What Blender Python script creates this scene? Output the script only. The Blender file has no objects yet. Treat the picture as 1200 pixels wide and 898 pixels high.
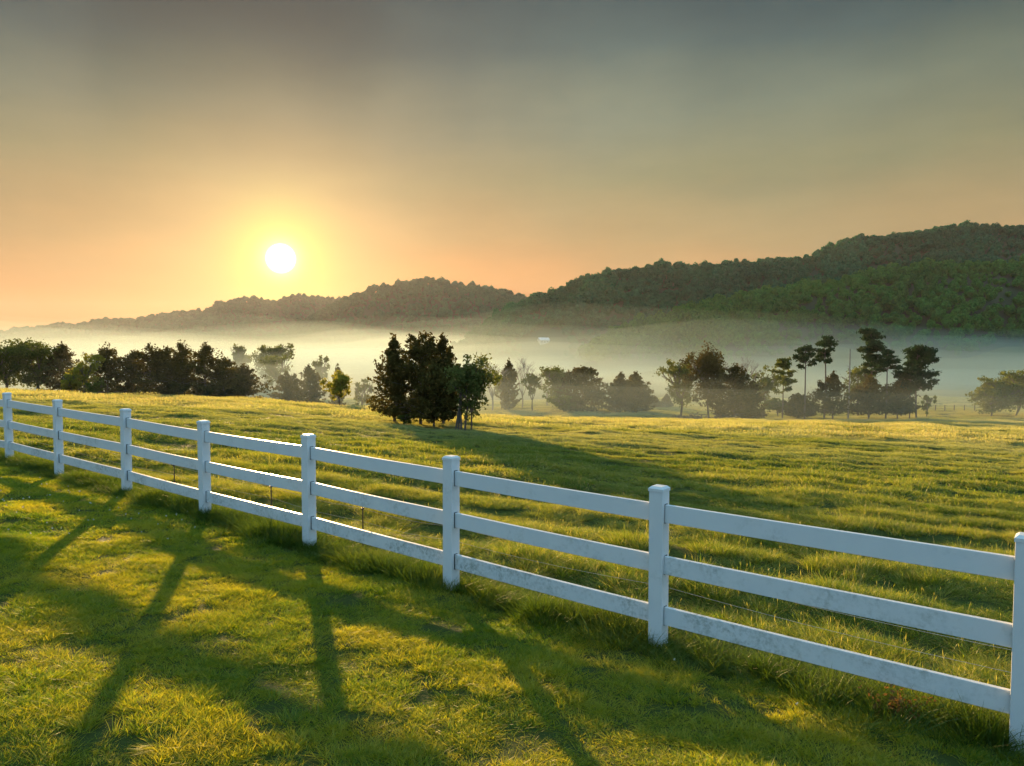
import bpy, bmesh, math
import numpy as np
from mathutils import Vector, Matrix

R = np.random.RandomState
scene = bpy.context.scene
COL = scene.collection
HC = 2.187                 # camera height above the lawn at its feet
PITCH = 0.0506
F = 870.0                  # focal length in pixels of a 1200 px wide frame
PA, PB = -0.0552, -0.0459  # slope of the hillside near the fence

# ------------------------------------------------------------------ helpers
def smooth(x):
    x = np.clip(x, 0, 1)
    return x * x * (3 - 2 * x)

def direction(px, py):
    """slopes (X/Y, Z/Y) of the line of sight through a point of the photograph"""
    u = (px - 600) / F; v = (449 - py) / F
    cy = math.cos(PITCH) + v * math.sin(PITCH)
    cz = -math.sin(PITCH) + v * math.cos(PITCH)
    return u / cy, cz / cy

def waves(seed, n, lmin, lmax):
    r = R(seed)
    a = r.uniform(0, 2 * math.pi, n); l = np.exp(r.uniform(math.log(lmin), math.log(lmax), n))
    return np.cos(a) * 2 * math.pi / l, np.sin(a) * 2 * math.pi / l, r.uniform(0, 6.28, n), l / lmax

def wnoise(x, y, w):
    kx, ky, ph, am = w
    s = 0
    for i in range(len(kx)):
        s = s + am[i] * np.sin(kx[i] * x + ky[i] * y + ph[i])
    return s / math.sqrt((am ** 2).sum() / 2 + 1e-9)

W_SMALL = waves(1, 14, .5, 2.6)
W_MID = waves(2, 12, 3, 14)
W_BIG = waves(3, 10, 25, 120)
W_HILL = waves(4, 12, 60, 260)
W_ROW = waves(5, 8, 4, 16)

FD = np.array([0.787, -0.617])        # along the fence, towards the right
FN = np.array([0.617, 0.787])         # across the fence, towards the meadow
FP = np.array([3.198, 4.608])         # a point of the fence line

def fence_off(x, y):
    return (x - FP[0]) * FN[0] + (y - FP[1]) * FN[1]

KT = [-2, -.6, -.345, -.115, .046, .195, .264, .575, .75, 2]
KV = [.00033, .00033, .00026, .00035, .0003, .00023, .0002, .00008, .00005, .00005]

def row_phase(x, y):
    c, s = math.cos(math.radians(-24)), math.sin(math.radians(-24))
    v = -s * x + c * y
    return 2 * math.pi * v / 1.9 + 0.9 * wnoise(x, y, W_ROW)

def ground(x, y):
    x = np.asarray(x, float); y = np.asarray(y, float)
    yy = np.maximum(y, 0)
    t = x / np.maximum(yy, 12)
    k = np.interp(t, KT, KV)
    r = np.sqrt(x * x + y * y)
    ye = np.where(y < 0, 40 * np.tanh(y / 40), y)
    xe = 260 * np.tanh(x / 260)
    A = -HC + PA * xe + PB * ye - k * np.minimum(yy, 400) ** 2 - 0.0003 * np.maximum(np.abs(x) - 200, 0) ** 1.5
    rise = 21 * smooth((y - 300) / 200) * smooth((t - .06) / .34)
    B = -15.5 + rise + 0.35 * wnoise(x, y, W_BIG) * smooth((r - 150) / 100)
    q = 1.1
    m = np.maximum(A, B)
    h = m + np.log(np.exp(q * (A - m)) + np.exp(q * (B - m))) / q
    off = fence_off(x, y)
    fl = smooth((off - .3) / 1.2)
    near = 1 - smooth((r - 60) / 120)
    h = h + 0.012 * wnoise(x, y, W_SMALL) * near + (0.018 + .03 * fl * smooth((r - 14) / 25)) * wnoise(x, y, W_MID) * smooth((off + 8) / 16 + .2) * (.3 + .7 * near)
    h = h + fl * near * (1 - .75 * smooth((r - 14) / 35)) * 0.028 * np.sin(row_phase(x, y))
    return h + HC

def gz(x, y):
    return float(ground(np.array([x]), np.array([y]))[0])

def mesh_from(name, V, quads=None, tris=None, smooth_shade=False):
    V = np.asarray(V, np.float32).reshape(-1, 3)
    me = bpy.data.meshes.new(name)
    nq = 0 if quads is None else len(quads); nt = 0 if tris is None else len(tris)
    loops = []
    if nq: loops.append(np.asarray(quads, np.int32).ravel())
    if nt: loops.append(np.asarray(tris, np.int32).ravel())
    loops = np.concatenate(loops)
    me.vertices.add(len(V)); me.vertices.foreach_set('co', V.ravel())
    me.loops.add(len(loops)); me.loops.foreach_set('vertex_index', loops)
    me.polygons.add(nq + nt)
    starts = np.concatenate([np.arange(nq) * 4, nq * 4 + np.arange(nt) * 3]).astype(np.int32)
    me.polygons.foreach_set('loop_start', starts)
    if smooth_shade:
        me.polygons.foreach_set('use_smooth', np.ones(nq + nt, bool))
    me.update(calc_edges=True)
    return me

def tag(o, label=None, cat=None, group=None, kind=None):
    if label: o['label'] = label
    if cat: o['category'] = cat
    if group: o['group'] = group
    if kind: o['kind'] = kind
    return o

def link(name, me, mat, parent=None, loc=None):
    o = bpy.data.objects.new(name, me)
    if mat and me is not None and not me.materials: me.materials.append(mat)
    COL.objects.link(o)
    if parent is not None: o.parent = parent
    if loc is not None: o.location = loc
    return o

def empty(name, loc, label, cat, group=None, rz=0):
    o = bpy.data.objects.new(name, None); COL.objects.link(o)
    o.location = loc; o.rotation_euler = (0, 0, rz); o.empty_display_size = .3
    return tag(o, label, cat, group)

# ------------------------------------------------------------------ materials
def new_mat(name):
    m = bpy.data.materials.new(name); m.use_nodes = True
    nt = m.node_tree; nt.nodes.clear()
    out = nt.nodes.new('ShaderNodeOutputMaterial')
    return m, nt, out

def N(nt, typ, **kw):
    n = nt.nodes.new(typ)
    for k, v in kw.items():
        if k == 'inp':
            for a, b in v.items(): n.inputs[a].default_value = b
        else: setattr(n, k, v)
    return n

def ramp(nt, stops, fac=None, interp='LINEAR'):
    n = nt.nodes.new('ShaderNodeValToRGB'); e = n.color_ramp.elements
    n.color_ramp.interpolation = interp
    while len(e) < len(stops): e.new(.5)
    for i, (p, c) in enumerate(stops):
        e[i].position = p; e[i].color = (c[0], c[1], c[2], 1)
    if fac is not None: nt.links.new(fac, n.inputs[0])
    return n

def mixc(nt, fac, a, b, mode='MIX'):
    n = nt.nodes.new('ShaderNodeMix'); n.data_type = 'RGBA'; n.blend_type = mode
    for s, v in ((0, fac), (6, a), (7, b)):
        if isinstance(v, bpy.types.NodeSocket): nt.links.new(v, n.inputs[s])
        elif s == 0: n.inputs[0].default_value = v
        else: n.inputs[s].default_value = (v[0], v[1], v[2], 1)
    return n.outputs[2]

def math_n(nt, op, a, b=None, c=None, clamp=False):
    n = nt.nodes.new('ShaderNodeMath'); n.operation = op; n.use_clamp = clamp
    for i, v in enumerate((a, b, c)):
        if v is None: continue
        if isinstance(v, bpy.types.NodeSocket): nt.links.new(v, n.inputs[i])
        else: n.inputs[i].default_value = v
    return n.outputs[0]

def noise(nt, vec, scale, detail=3, rough=.55):
    n = N(nt, 'ShaderNodeTexNoise', inp={'Scale': scale, 'Detail': detail, 'Roughness': rough})
    if vec is not None: nt.links.new(vec, n.inputs['Vector'])
    return n.outputs['Fac']

def leafy(name, dark, light, trans=.4, nscale=.6, bright_scale=None, island=True, tint=None):
    m, nt, out = new_mat(name)
    geo = N(nt, 'ShaderNodeNewGeometry')
    f = noise(nt, geo.outputs['Position'], nscale, 2)
    if island:
        f = math_n(nt, 'ADD', math_n(nt, 'MULTIPLY', f, .7), math_n(nt, 'MULTIPLY', geo.outputs['Random Per Island'], .35))
    r = ramp(nt, [(.25, dark), (.8, light)], f)
    col = r.outputs[0]
    d = N(nt, 'ShaderNodeBsdfDiffuse'); tr = N(nt, 'ShaderNodeBsdfTranslucent')
    nt.links.new(col, d.inputs[0])
    tc = mixc(nt, 1.0, col, tint or (1.0, 1.0, .6), 'MULTIPLY'); nt.links.new(tc, tr.inputs[0])
    mx = N(nt, 'ShaderNodeMixShader', inp={0: trans})
    nt.links.new(d.outputs[0], mx.inputs[1]); nt.links.new(tr.outputs[0], mx.inputs[2])
    nt.links.new(mx.outputs[0], out.inputs[0])
    return m

def grass_mat(name, stops, trans, straw=0.0, band=0.0, gloss=.03, pale_strip=False):
    """blade colour: noise over the field in metres, one random step per blade, pale seed heads in places"""
    m, nt, out = new_mat(name)
    geo = N(nt, 'ShaderNodeNewGeometry')
    pos = geo.outputs['Position']
    f1 = noise(nt, pos, .9, 4, .6)
    mr = N(nt, 'ShaderNodeMapping'); mr.inputs['Rotation'].default_value = (0, 0, math.radians(24)); mr.inputs['Scale'].default_value = (.22, 1, 1)
    nt.links.new(pos, mr.inputs[0])
    f2 = noise(nt, mr.outputs[0] if band else pos, .22 if band else .16, 4, .6)
    f = math_n(nt, 'ADD', math_n(nt, 'MULTIPLY', f1, .5 - band), math_n(nt, 'MULTIPLY', geo.outputs['Random Per Island'], .18))
    f = math_n(nt, 'ADD', f, math_n(nt, 'MULTIPLY', f2, .4 + band))
    col = ramp(nt, stops, f).outputs[0]
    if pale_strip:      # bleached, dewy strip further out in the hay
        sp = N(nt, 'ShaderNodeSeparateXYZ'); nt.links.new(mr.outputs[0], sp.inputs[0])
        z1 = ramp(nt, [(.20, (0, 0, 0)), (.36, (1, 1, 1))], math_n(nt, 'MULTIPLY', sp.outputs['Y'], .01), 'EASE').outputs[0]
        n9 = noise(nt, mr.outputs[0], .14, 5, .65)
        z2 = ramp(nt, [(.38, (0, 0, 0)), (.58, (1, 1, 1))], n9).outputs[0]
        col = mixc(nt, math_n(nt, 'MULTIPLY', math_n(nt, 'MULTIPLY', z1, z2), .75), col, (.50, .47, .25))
    if straw > 0:
        pale = (.42, .34, .15)
        g = ramp(nt, [(.42, (0, 0, 0)), (.62, (1, 1, 1))], noise(nt, pos, .045, 4, .6)).outputs[0]
        k = math_n(nt, 'GREATER_THAN', geo.outputs['Random Per Island'], 1 - straw)
        col = mixc(nt, math_n(nt, 'MULTIPLY', k, math_n(nt, 'MULTIPLY_ADD', g, .7, .3)), col, pale)
    d = N(nt, 'ShaderNodeBsdfDiffuse'); tr = N(nt, 'ShaderNodeBsdfTranslucent')
    nt.links.new(col, d.inputs[0])
    tc = mixc(nt, 1.0, col, (1.15, 1.15, .5), 'MULTIPLY'); nt.links.new(tc, tr.inputs[0])
    mx = N(nt, 'ShaderNodeMixShader', inp={0: trans})
    nt.links.new(d.outputs[0], mx.inputs[1]); nt.links.new(tr.outputs[0], mx.inputs[2])
    gl = N(nt, 'ShaderNodeBsdfAnisotropic', inp={'Roughness': .45}); gl.inputs[0].default_value = (.8, .8, .7, 1)
    m2 = N(nt, 'ShaderNodeMixShader', inp={0: gloss})
    nt.links.new(mx.outputs[0], m2.inputs[1]); nt.links.new(gl.outputs[0], m2.inputs[2])
    nt.links.new(m2.outputs[0], out.inputs[0])
    return m

def plain(name, col, rough=.6, col2=None, nscale=8, bump=0, metallic=0):
    m, nt, out = new_mat(name)
    b = N(nt, 'ShaderNodeBsdfPrincipled', inp={'Roughness': rough, 'Metallic': metallic})
    tc = N(nt, 'ShaderNodeTexCoord')
    f = noise(nt, tc.outputs['Object'], nscale, 4)
    c = ramp(nt, [(.3, col), (.75, col2 or tuple(v * .8 for v in col))], f)
    nt.links.new(c.outputs[0], b.inputs['Base Color'])
    if bump:
        bp = N(nt, 'ShaderNodeBump', inp={'Strength': bump, 'Distance': .02})
        nt.links.new(f, bp.inputs['Height']); nt.links.new(bp.outputs[0], b.inputs['Normal'])
    nt.links.new(b.outputs[0], out.inputs[0])
    return m

def painted(name, mildew):
    """old white fence paint: faint streaks along the grain, grey-green mildew blotches"""
    m, nt, out = new_mat(name)
    b = N(nt, 'ShaderNodeBsdfPrincipled', inp={'Roughness': .42})
    geo = N(nt, 'ShaderNodeNewGeometry'); pos = geo.outputs['Position']
    mp = N(nt, 'ShaderNodeMapping'); mp.inputs['Scale'].default_value = (1, 1, 1.2); nt.links.new(pos, mp.inputs[0])
    n1 = noise(nt, mp.outputs[0], 2.2, 5, .7)
    n2 = noise(nt, pos, 26, 5, .7)
    n3 = noise(nt, pos, 6, 3, .6)
    a = ramp(nt, [(.54 - mildew * .12, (0, 0, 0)), (.66, (1, 1, 1))], n1).outputs[0]
    c = ramp(nt, [(.42, (0, 0, 0)), (.66, (1, 1, 1))], n2).outputs[0]
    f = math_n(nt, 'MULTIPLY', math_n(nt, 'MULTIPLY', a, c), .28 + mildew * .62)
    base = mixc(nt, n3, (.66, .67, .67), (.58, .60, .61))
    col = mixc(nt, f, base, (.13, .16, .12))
    nt.links.new(col, b.inputs['Base Color'])
    bp = N(nt, 'ShaderNodeBump', inp={'Strength': .15, 'Distance': .004})
    nt.links.new(n2, bp.inputs['Height']); nt.links.new(bp.outputs[0], b.inputs['Normal'])
    nt.links.new(b.outputs[0], out.inputs[0])
    return m

M = {}
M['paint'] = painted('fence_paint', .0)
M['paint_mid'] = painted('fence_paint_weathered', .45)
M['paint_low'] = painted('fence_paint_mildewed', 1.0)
M['slot'] = plain('slot_shadow', (.05, .055, .05), .8)
M['bark'] = plain('bark', (.085, .062, .045), .9, (.14, .11, .085), 5, .5)
M['bark_pale'] = plain('bark_pale', (.2, .17, .14), .9, (.3, .26, .22), 5, .5)
M['black'] = plain('black_plastic', (.02, .02, .02), .5)
M['wire'] = plain('wire_metal', (.45, .45, .44), .35, (.4, .4, .4), 5, 0, .8)
M['wall'] = plain('white_siding', (.5, .5, .48), .6)
M['roof'] = plain('pale_metal_roof', (.6, .62, .65), .35)
M['glass'] = plain('window_dark', (.03, .04, .05), .15)
M['cedar'] = leafy('cedar_foliage', (.045, .038, .012), (.12, .098, .026), .38, .5)
M['decid'] = leafy('leaf_foliage', (.05, .072, .016), (.14, .165, .035), .5, .4)
M['decid_pale'] = leafy('pale_leaf_foliage', (.09, .11, .03), (.17, .19, .06), .5, .3)
M['decid_gold'] = leafy('gold_leaf_foliage', (.16, .17, .025), (.34, .32, .05), .65, .3)
M['pine'] = leafy('pine_needles', (.016, .042, .018), (.06, .095, .035), .28, .4)
M['forest'] = leafy('forest_foliage', (.010, .070, .042), (.042, .20, .085), .3, .018, island=True)
M['forest_light'] = leafy('forest_foliage_spring', (.028, .105, .034), (.11, .28, .05), .35, .02, island=True)
M['brush'] = leafy('dry_brush', (.12, .08, .05), (.26, .2, .13), .3, 1.0)
M['redweed'] = leafy('red_weed', (.15, .075, .03), (.26, .14, .05), .4, 6.0)

# ------------------------------------------------------------------ sun and sky
st, se = direction(329, 303)
SUN = Vector((st, 1, se)).normalized()
sun_el = math.asin(SUN.z); sun_az = math.atan2(SUN.x, SUN.y)
ld = bpy.data.lights.new('sun', 'SUN'); ld.energy = 5.0; ld.angle = math.radians(.9); ld.color = (1.0, .64, .31)
lo = bpy.data.objects.new('sun', ld); COL.objects.link(lo)
lo.rotation_euler = SUN.to_track_quat('Z', 'Y').to_euler(); lo.location = (0, 0, 60)

def lin(c):
    return tuple(((v / 255 + .055) / 1.055) ** 2.4 if v > 10 else v / 255 / 12.92 for v in c)

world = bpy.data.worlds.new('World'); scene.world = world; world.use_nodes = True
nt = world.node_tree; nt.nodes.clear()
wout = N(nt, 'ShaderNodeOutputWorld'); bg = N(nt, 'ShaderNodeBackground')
tc = N(nt, 'ShaderNodeTexCoord'); dv = tc.outputs['Generated']
sep = N(nt, 'ShaderNodeSeparateXYZ'); nt.links.new(dv, sep.inputs[0])
dot = N(nt, 'ShaderNodeVectorMath', operation='DOT_PRODUCT'); nt.links.new(dv, dot.inputs[0]); dot.inputs[1].default_value = SUN
mu = dot.outputs['Value']
om = math_n(nt, 'MAXIMUM', math_n(nt, 'SUBTRACT', 1.0, mu), 0.0)          # 1 - cos(angle from the sun)
# slow veils of cloud, stretched sideways; they bend the elevation bands a little and vary their brightness
mp = N(nt, 'ShaderNodeMapping'); mp.inputs['Scale'].default_value = (1.6, 1.6, 3.6); nt.links.new(dv, mp.inputs[0])
c1 = noise(nt, mp.outputs[0], 1.7, 4, .5)
mp2 = N(nt, 'ShaderNodeMapping'); mp2.inputs['Scale'].default_value = (3.2, 3.2, 1.0); mp2.inputs['Rotation'].default_value = (.15, .35, 0); nt.links.new(dv, mp2.inputs[0])
c2 = noise(nt, mp2.outputs[0], 1.5, 3, .5)
mp3 = N(nt, 'ShaderNodeMapping'); mp3.inputs['Scale'].default_value = (2.2, 2.2, 9.0); mp3.inputs['Rotation'].default_value = (0, .12, 0); nt.links.new(dv, mp3.inputs[0])
c3 = noise(nt, mp3.outputs[0], 2.2, 6, .6)
zz = math_n(nt, 'ADD', sep.outputs['Z'], math_n(nt, 'MULTIPLY', math_n(nt, 'SUBTRACT', c1, .5), .14))
SKYS = [(0.0, (216, 142, 88)), (.07, (214, 150, 94)), (.13, (184, 149, 104)), (.21, (152, 141, 108)), (.29, (128, 130, 114)),
        (.36, (84, 99, 100)), (.42, (56, 76, 84)), (.54, (82, 104, 114)), (.72, (145, 175, 186)), (1.0, (178, 204, 216))]  # overhead stops, out of view, brightened to fill the shaded grass
front = ramp(nt, [(p, lin(c)) for p, c in SKYS], zz).outputs[0]
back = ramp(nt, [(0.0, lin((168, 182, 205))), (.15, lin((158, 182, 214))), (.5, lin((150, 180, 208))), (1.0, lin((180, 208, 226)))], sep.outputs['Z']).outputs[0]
# the low sky is tan rather than orange further round from the sun
tan = ramp(nt, [(.008, (0, 0, 0)), (.12, (1, 1, 1))], om, 'EASE').outputs[0]
front = mixc(nt, tan, front, mixc(nt, 1.0, front, (.86, .985, 1.0), 'MULTIPLY'))
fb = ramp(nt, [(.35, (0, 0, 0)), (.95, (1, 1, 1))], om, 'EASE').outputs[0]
backb = mixc(nt, 1.0, back, (1.45, 1.80, 1.88), 'MULTIPLY')  # gain on the unseen sky behind the camera, fills shaded fence and grass
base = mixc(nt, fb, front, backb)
# high cloud: darker slate banks and lighter gaps at these bearings, edges broken by noise
az = math_n(nt, 'ARCTAN2', sep.outputs['X'], sep.outputs['Y'])
azn = math_n(nt, 'ADD', az, math_n(nt, 'MULTIPLY', math_n(nt, 'SUBTRACT', c2, .5), .45))
azf = math_n(nt, 'MULTIPLY_ADD', azn, .5, .5)      # -1..1 rad to 0..1
bank = ramp(nt, [(0.0, (.62, .70, .72)), (.17, (.80, .86, .86)), (.28, (.42, .60, .66)), (.36, (.54, .69, .74)), (.46, (.90, .95, .95)), (.57, (1.28, 1.22, 1.13)), (.68, (1.0, 1.02, .98)), (.76, (.80, .84, .80)), (.84, (.40, .50, .52)), (1.0, (.7, .75, .75))], azf, 'EASE').outputs[0]
base = mixc(nt, ramp(nt, [(.10, (0, 0, 0)), (.21, (.45, .45, .45)), (.33, (1, 1, 1)), (.62, (1, 1, 1)), (.85, (0, 0, 0))], zz).outputs[0], base, mixc(nt, 1.0, base, bank, 'MULTIPLY'))
wisp = ramp(nt, [(.3, (.90, .92, .93)), (.7, (1.09, 1.07, 1.05))], c3).outputs[0]
base = mixc(nt, 1.0, base, wisp, 'MULTIPLY')
def glow(k, col):
    e = math_n(nt, 'EXPONENT', math_n(nt, 'MULTIPLY', om, -k))
    c = N(nt, 'ShaderNodeVectorMath', operation='SCALE'); c.inputs[0].default_value = col; nt.links.new(e, c.inputs['Scale'])
    return c.outputs[0]
def add(a, b):
    n = N(nt, 'ShaderNodeVectorMath', operation='ADD'); nt.links.new(a, n.inputs[0]); nt.links.new(b, n.inputs[1]); return n.outputs[0]
s = add(base, glow(26, (.05, .02, .0)))
s = add(s, glow(95, (.44, .25, .10)))
s = add(s, glow(650, (.22, .44, .01)))
s = add(s, glow(5000, (.9, .9, .7)))
disc = ramp(nt, [(0.0, (1, 1, 1)), (.5, (1, 1, 1)), (1.0, (0, 0, 0))], math_n(nt, 'DIVIDE', om, .00019), 'EASE').outputs[0]
dsc = N(nt, 'ShaderNodeVectorMath', operation='MULTIPLY'); nt.links.new(disc, dsc.inputs[0]); dsc.inputs[1].default_value = (8, 6.5, 4.0)
s = add(s, dsc.outputs[0])
sky = N(nt, 'ShaderNodeTexSky', sky_type='NISHITA', sun_disc=False)
sky.sun_elevation = sun_el; sky.sun_rotation = sun_az; sky.dust_density = 3
sk = N(nt, 'ShaderNodeVectorMath', operation='SCALE'); nt.links.new(sky.outputs[0], sk.inputs[0]); sk.inputs['Scale'].default_value = .004
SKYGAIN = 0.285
s = add(s, sk.outputs[0])
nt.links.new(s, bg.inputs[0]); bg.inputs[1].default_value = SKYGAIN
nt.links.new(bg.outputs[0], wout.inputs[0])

# ------------------------------------------------------------------ ground
def ground_mat():
    m, nt, out = new_mat('ground_soil')
    b = N(nt, 'ShaderNodeBsdfPrincipled', inp={'Roughness': .9, 'Specular IOR Level': .05})
    geo = N(nt, 'ShaderNodeNewGeometry'); pos = geo.outputs['Position']
    n1 = noise(nt, pos, .05, 4, .6); n2 = noise(nt, pos, 1.3, 6, .7); n3 = noise(nt, pos, 14, 4, .7)
    f = math_n(nt, 'ADD', math_n(nt, 'MULTIPLY', n2, .5), math_n(nt, 'MULTIPLY', n1, .5))
    c = ramp(nt, [(.3, (.03, .05, .010)), (.5, (.05, .068, .016)), (.7, (.08, .08, .026))], f).outputs[0]
    c = mixc(nt, math_n(nt, 'MULTIPLY', n3, .6), c, (.04, .045, .015))
    nt.links.new(c, b.inputs['Base Color'])
    bp = N(nt, 'ShaderNodeBump', inp={'Strength': .6, 'Distance': .08})
    nt.links.new(n2, bp.inputs['Height']); nt.links.new(bp.outputs[0], b.inputs['Normal'])
    nt.links.new(b.outputs[0], out.inputs[0])
    return m

na, nr = 520, 330
ang = np.concatenate([np.linspace(-52, 52, 380, endpoint=False), np.linspace(52, 308, na - 380, endpoint=False)]) * math.pi / 180
rad = np.concatenate([[0.0], np.exp(np.linspace(math.log(.8), math.log(3450), nr - 1))])
AA, RR = np.meshgrid(ang, rad)
gx, gy = RR * np.sin(AA), RR * np.cos(AA)
V = np.stack([gx, gy, ground(gx, gy)], -1).reshape(-1, 3)
i, j = np.meshgrid(np.arange(nr - 1), np.arange(na), indexing='ij')
j2 = (j + 1) % na
Q = np.stack([i * na + j, i * na + j2, (i + 1) * na + j2, (i + 1) * na + j], -1).reshape(-1, 4)[:, ::-1]
me = mesh_from('ground', V, Q, smooth_shade=True)
tag(link('ground', me, ground_mat()), kind='structure')

# ------------------------------------------------------------------ hills
def ridge(pts, D, treeh):
    t = [direction(px, py)[0] for px, py in pts]; e = [direction(px, py)[1] * D - treeh for px, py in pts]
    return t, e

HILLS = {
    'far': dict(D=2700, W=420, th=15, pts=[(-900, 380), (-400, 392), (-100, 394), (0, 390), (45, 383), (72, 382), (100, 380), (127, 374), (155, 375), (185, 370), (207, 366), (237, 365), (262, 356), (280, 350), (290, 349), (320, 353), (350, 346), (380, 349), (410, 354), (500, 360), (700, 372), (1000, 385)]),
    'mid': dict(D=1900, W=340, th=13, pts=[(330, 392), (370, 368), (400, 352), (415, 346), (430, 339), (465, 333), (500, 327), (525, 330), (550, 335), (600, 344), (640, 354), (700, 372), (800, 392), (1000, 420)]),
    'near': dict(D=660, W=185, th=8, pts=[(520, 415), (560, 385), (600, 360), (620, 353), (640, 347), (660, 338), (680, 328), (720, 317), (750, 312), (775, 309), (790, 316), (800, 309), (850, 306), (900, 306), (940, 299), (970, 289), (1000, 281), (1050, 276), (1090, 269), (1130, 266), (1200, 262), (1400, 248), (1900, 262), (2600, 300)]),
    'spur': dict(D=485, W=120, th=7, pts=[(640, 430), (690, 402), (720, 386), (775, 367), (840, 347), (910, 337), (960, 327), (1025, 317), (1100, 312), (1200, 305), (1500, 290), (2000, 300)]),
}
def hill_h(h, x, y):
    c = HILLS[h]; t, e = ridge(c['pts'], c['D'], c['th'])
    tt = x / np.maximum(y, 50)
    top = np.interp(tt, t, e)
    w = c['W'] * (1 + .18 * np.sin(tt * 23 + c['D']) + .1 * np.sin(tt * 51 + 2))
    u = (y - (c['D'] - w)) / w
    back = 1 - .9 * smooth((y - c['D']) / (w * 1.5))
    base = -24.0
    prof = smooth(np.clip(u, 0, 1)) ** .85 * np.where(u > 1, back, 1)
    amp = 3.5 * wnoise(x, y, W_HILL) * np.clip(u, 0, 1) * (1 - np.clip(u, 0, 1)) * 4
    return base + (top - base) * prof + amp + HC

M['hillside'] = plain('hillside_soil', (.02, .035, .012), .95, (.03, .05, .018), .02)
for k, c in HILLS.items():
    tmin = direction(c['pts'][0][0], 400)[0]; tmax = direction(c['pts'][-1][0], 400)[0]
    T, Y = np.meshgrid(np.linspace(tmin, tmax, 160), np.linspace(c['D'] - c['W'] * 1.35, min(c['D'] + c['W'] * 1.5, 3250), 50))
    X = T * Y
    V = np.stack([X, Y, hill_h(k, X, Y)], -1).reshape(-1, 3)
    n = 160
    i, j = np.meshgrid(np.arange(49), np.arange(n - 1), indexing='ij')
    Q = np.stack([i * n + j, i * n + j + 1, (i + 1) * n + j + 1, (i + 1) * n + j], -1).reshape(-1, 4)
    tag(link({'far': 'distant_hills', 'mid': 'middle_hill', 'near': 'wooded_hill', 'spur': 'hill_spur'}[k], mesh_from('hill', V, Q, smooth_shade=True), M['hillside']), kind='structure')

# ------------------------------------------------------------------ scatter with geometry nodes
def scatter(name, P, rot, scl, idx, variants, label, cat, kind='stuff'):
    vc = bpy.data.collections.new(name + '_variants')
    for k, (me, mat) in enumerate(variants):
        o = bpy.data.objects.new('%s_variant_%02d' % (name, k), me)
        if not me.materials: me.materials.append(mat)
        vc.objects.link(o)
    me = bpy.data.meshes.new(name); me.vertices.add(len(P)); me.vertices.foreach_set('co', np.asarray(P, np.float32).ravel())
    for an, ty, arr, key in (('rot', 'FLOAT_VECTOR', rot, 'vector'), ('scl', 'FLOAT_VECTOR', scl, 'vector'), ('idx', 'INT', idx, 'value')):
        a = me.attributes.new(an, ty, 'POINT')
        a.data.foreach_set(key, np.asarray(arr, np.int32 if ty == 'INT' else np.float32).ravel())
    o = bpy.data.objects.new(name, me); COL.objects.link(o); tag(o, label, cat, kind=kind)
    ng = bpy.data.node_groups.new(name + '_scatter', 'GeometryNodeTree')
    ng.interface.new_socket('Geometry', in_out='INPUT', socket_type='NodeSocketGeometry')
    ng.interface.new_socket('Geometry', in_out='OUTPUT', socket_type='NodeSocketGeometry')
    gi = ng.nodes.new('NodeGroupInput'); go = ng.nodes.new('NodeGroupOutput')
    ci = ng.nodes.new('GeometryNodeCollectionInfo'); ci.inputs['Collection'].default_value = vc
    ci.inputs['Separate Children'].default_value = True; ci.inputs['Reset Children'].default_value = True
    ip = ng.nodes.new('GeometryNodeInstanceOnPoints'); ip.inputs['Pick Instance'].default_value = True
    def att(nm, ty):
        n = ng.nodes.new('GeometryNodeInputNamedAttribute'); n.data_type = ty; n.inputs[0].default_value = nm
        return [q for q in n.outputs if q.enabled][0]
    ng.links.new(gi.outputs[0], ip.inputs['Points']); ng.links.new(ci.outputs[0], ip.inputs['Instance'])
    ng.links.new(att('idx', 'INT'), ip.inputs['Instance Index'])
    ng.links.new(att('rot', 'FLOAT_VECTOR'), ip.inputs['Rotation'])
    ng.links.new(att('scl', 'FLOAT_VECTOR'), ip.inputs['Scale'])
    ng.links.new(ip.outputs[0], go.inputs[0])
    md = o.modifiers.new('scatter', 'NODES'); md.node_group = ng
    return o

# ------------------------------------------------------------------ leaf cards and tubes
def cards(C, size, r, aspect=1.7, flat=0.0, jitter=.35):
    """one small pointed leaf-like face at each centre"""
    n = len(C)
    a = r.normal(size=(n, 3)); a[:, 2] *= (1 - flat); a /= np.linalg.norm(a, axis=1)[:, None]
    b = r.normal(size=(n, 3)); b[:, 2] *= (1 - flat); b -= (a * b).sum(1)[:, None] * a; b /= np.linalg.norm(b, axis=1)[:, None] + 1e-9
    s = size * (1 + jitter * r.normal(size=n)).clip(.35, 2)
    A = a * (s * aspect * .5)[:, None]; B = b * (s * .5)[:, None]
    V = np.stack([C - A, C + B, C + A, C - B], 1).reshape(-1, 3)
    return V, np.arange(n * 4).reshape(-1, 4)

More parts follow.
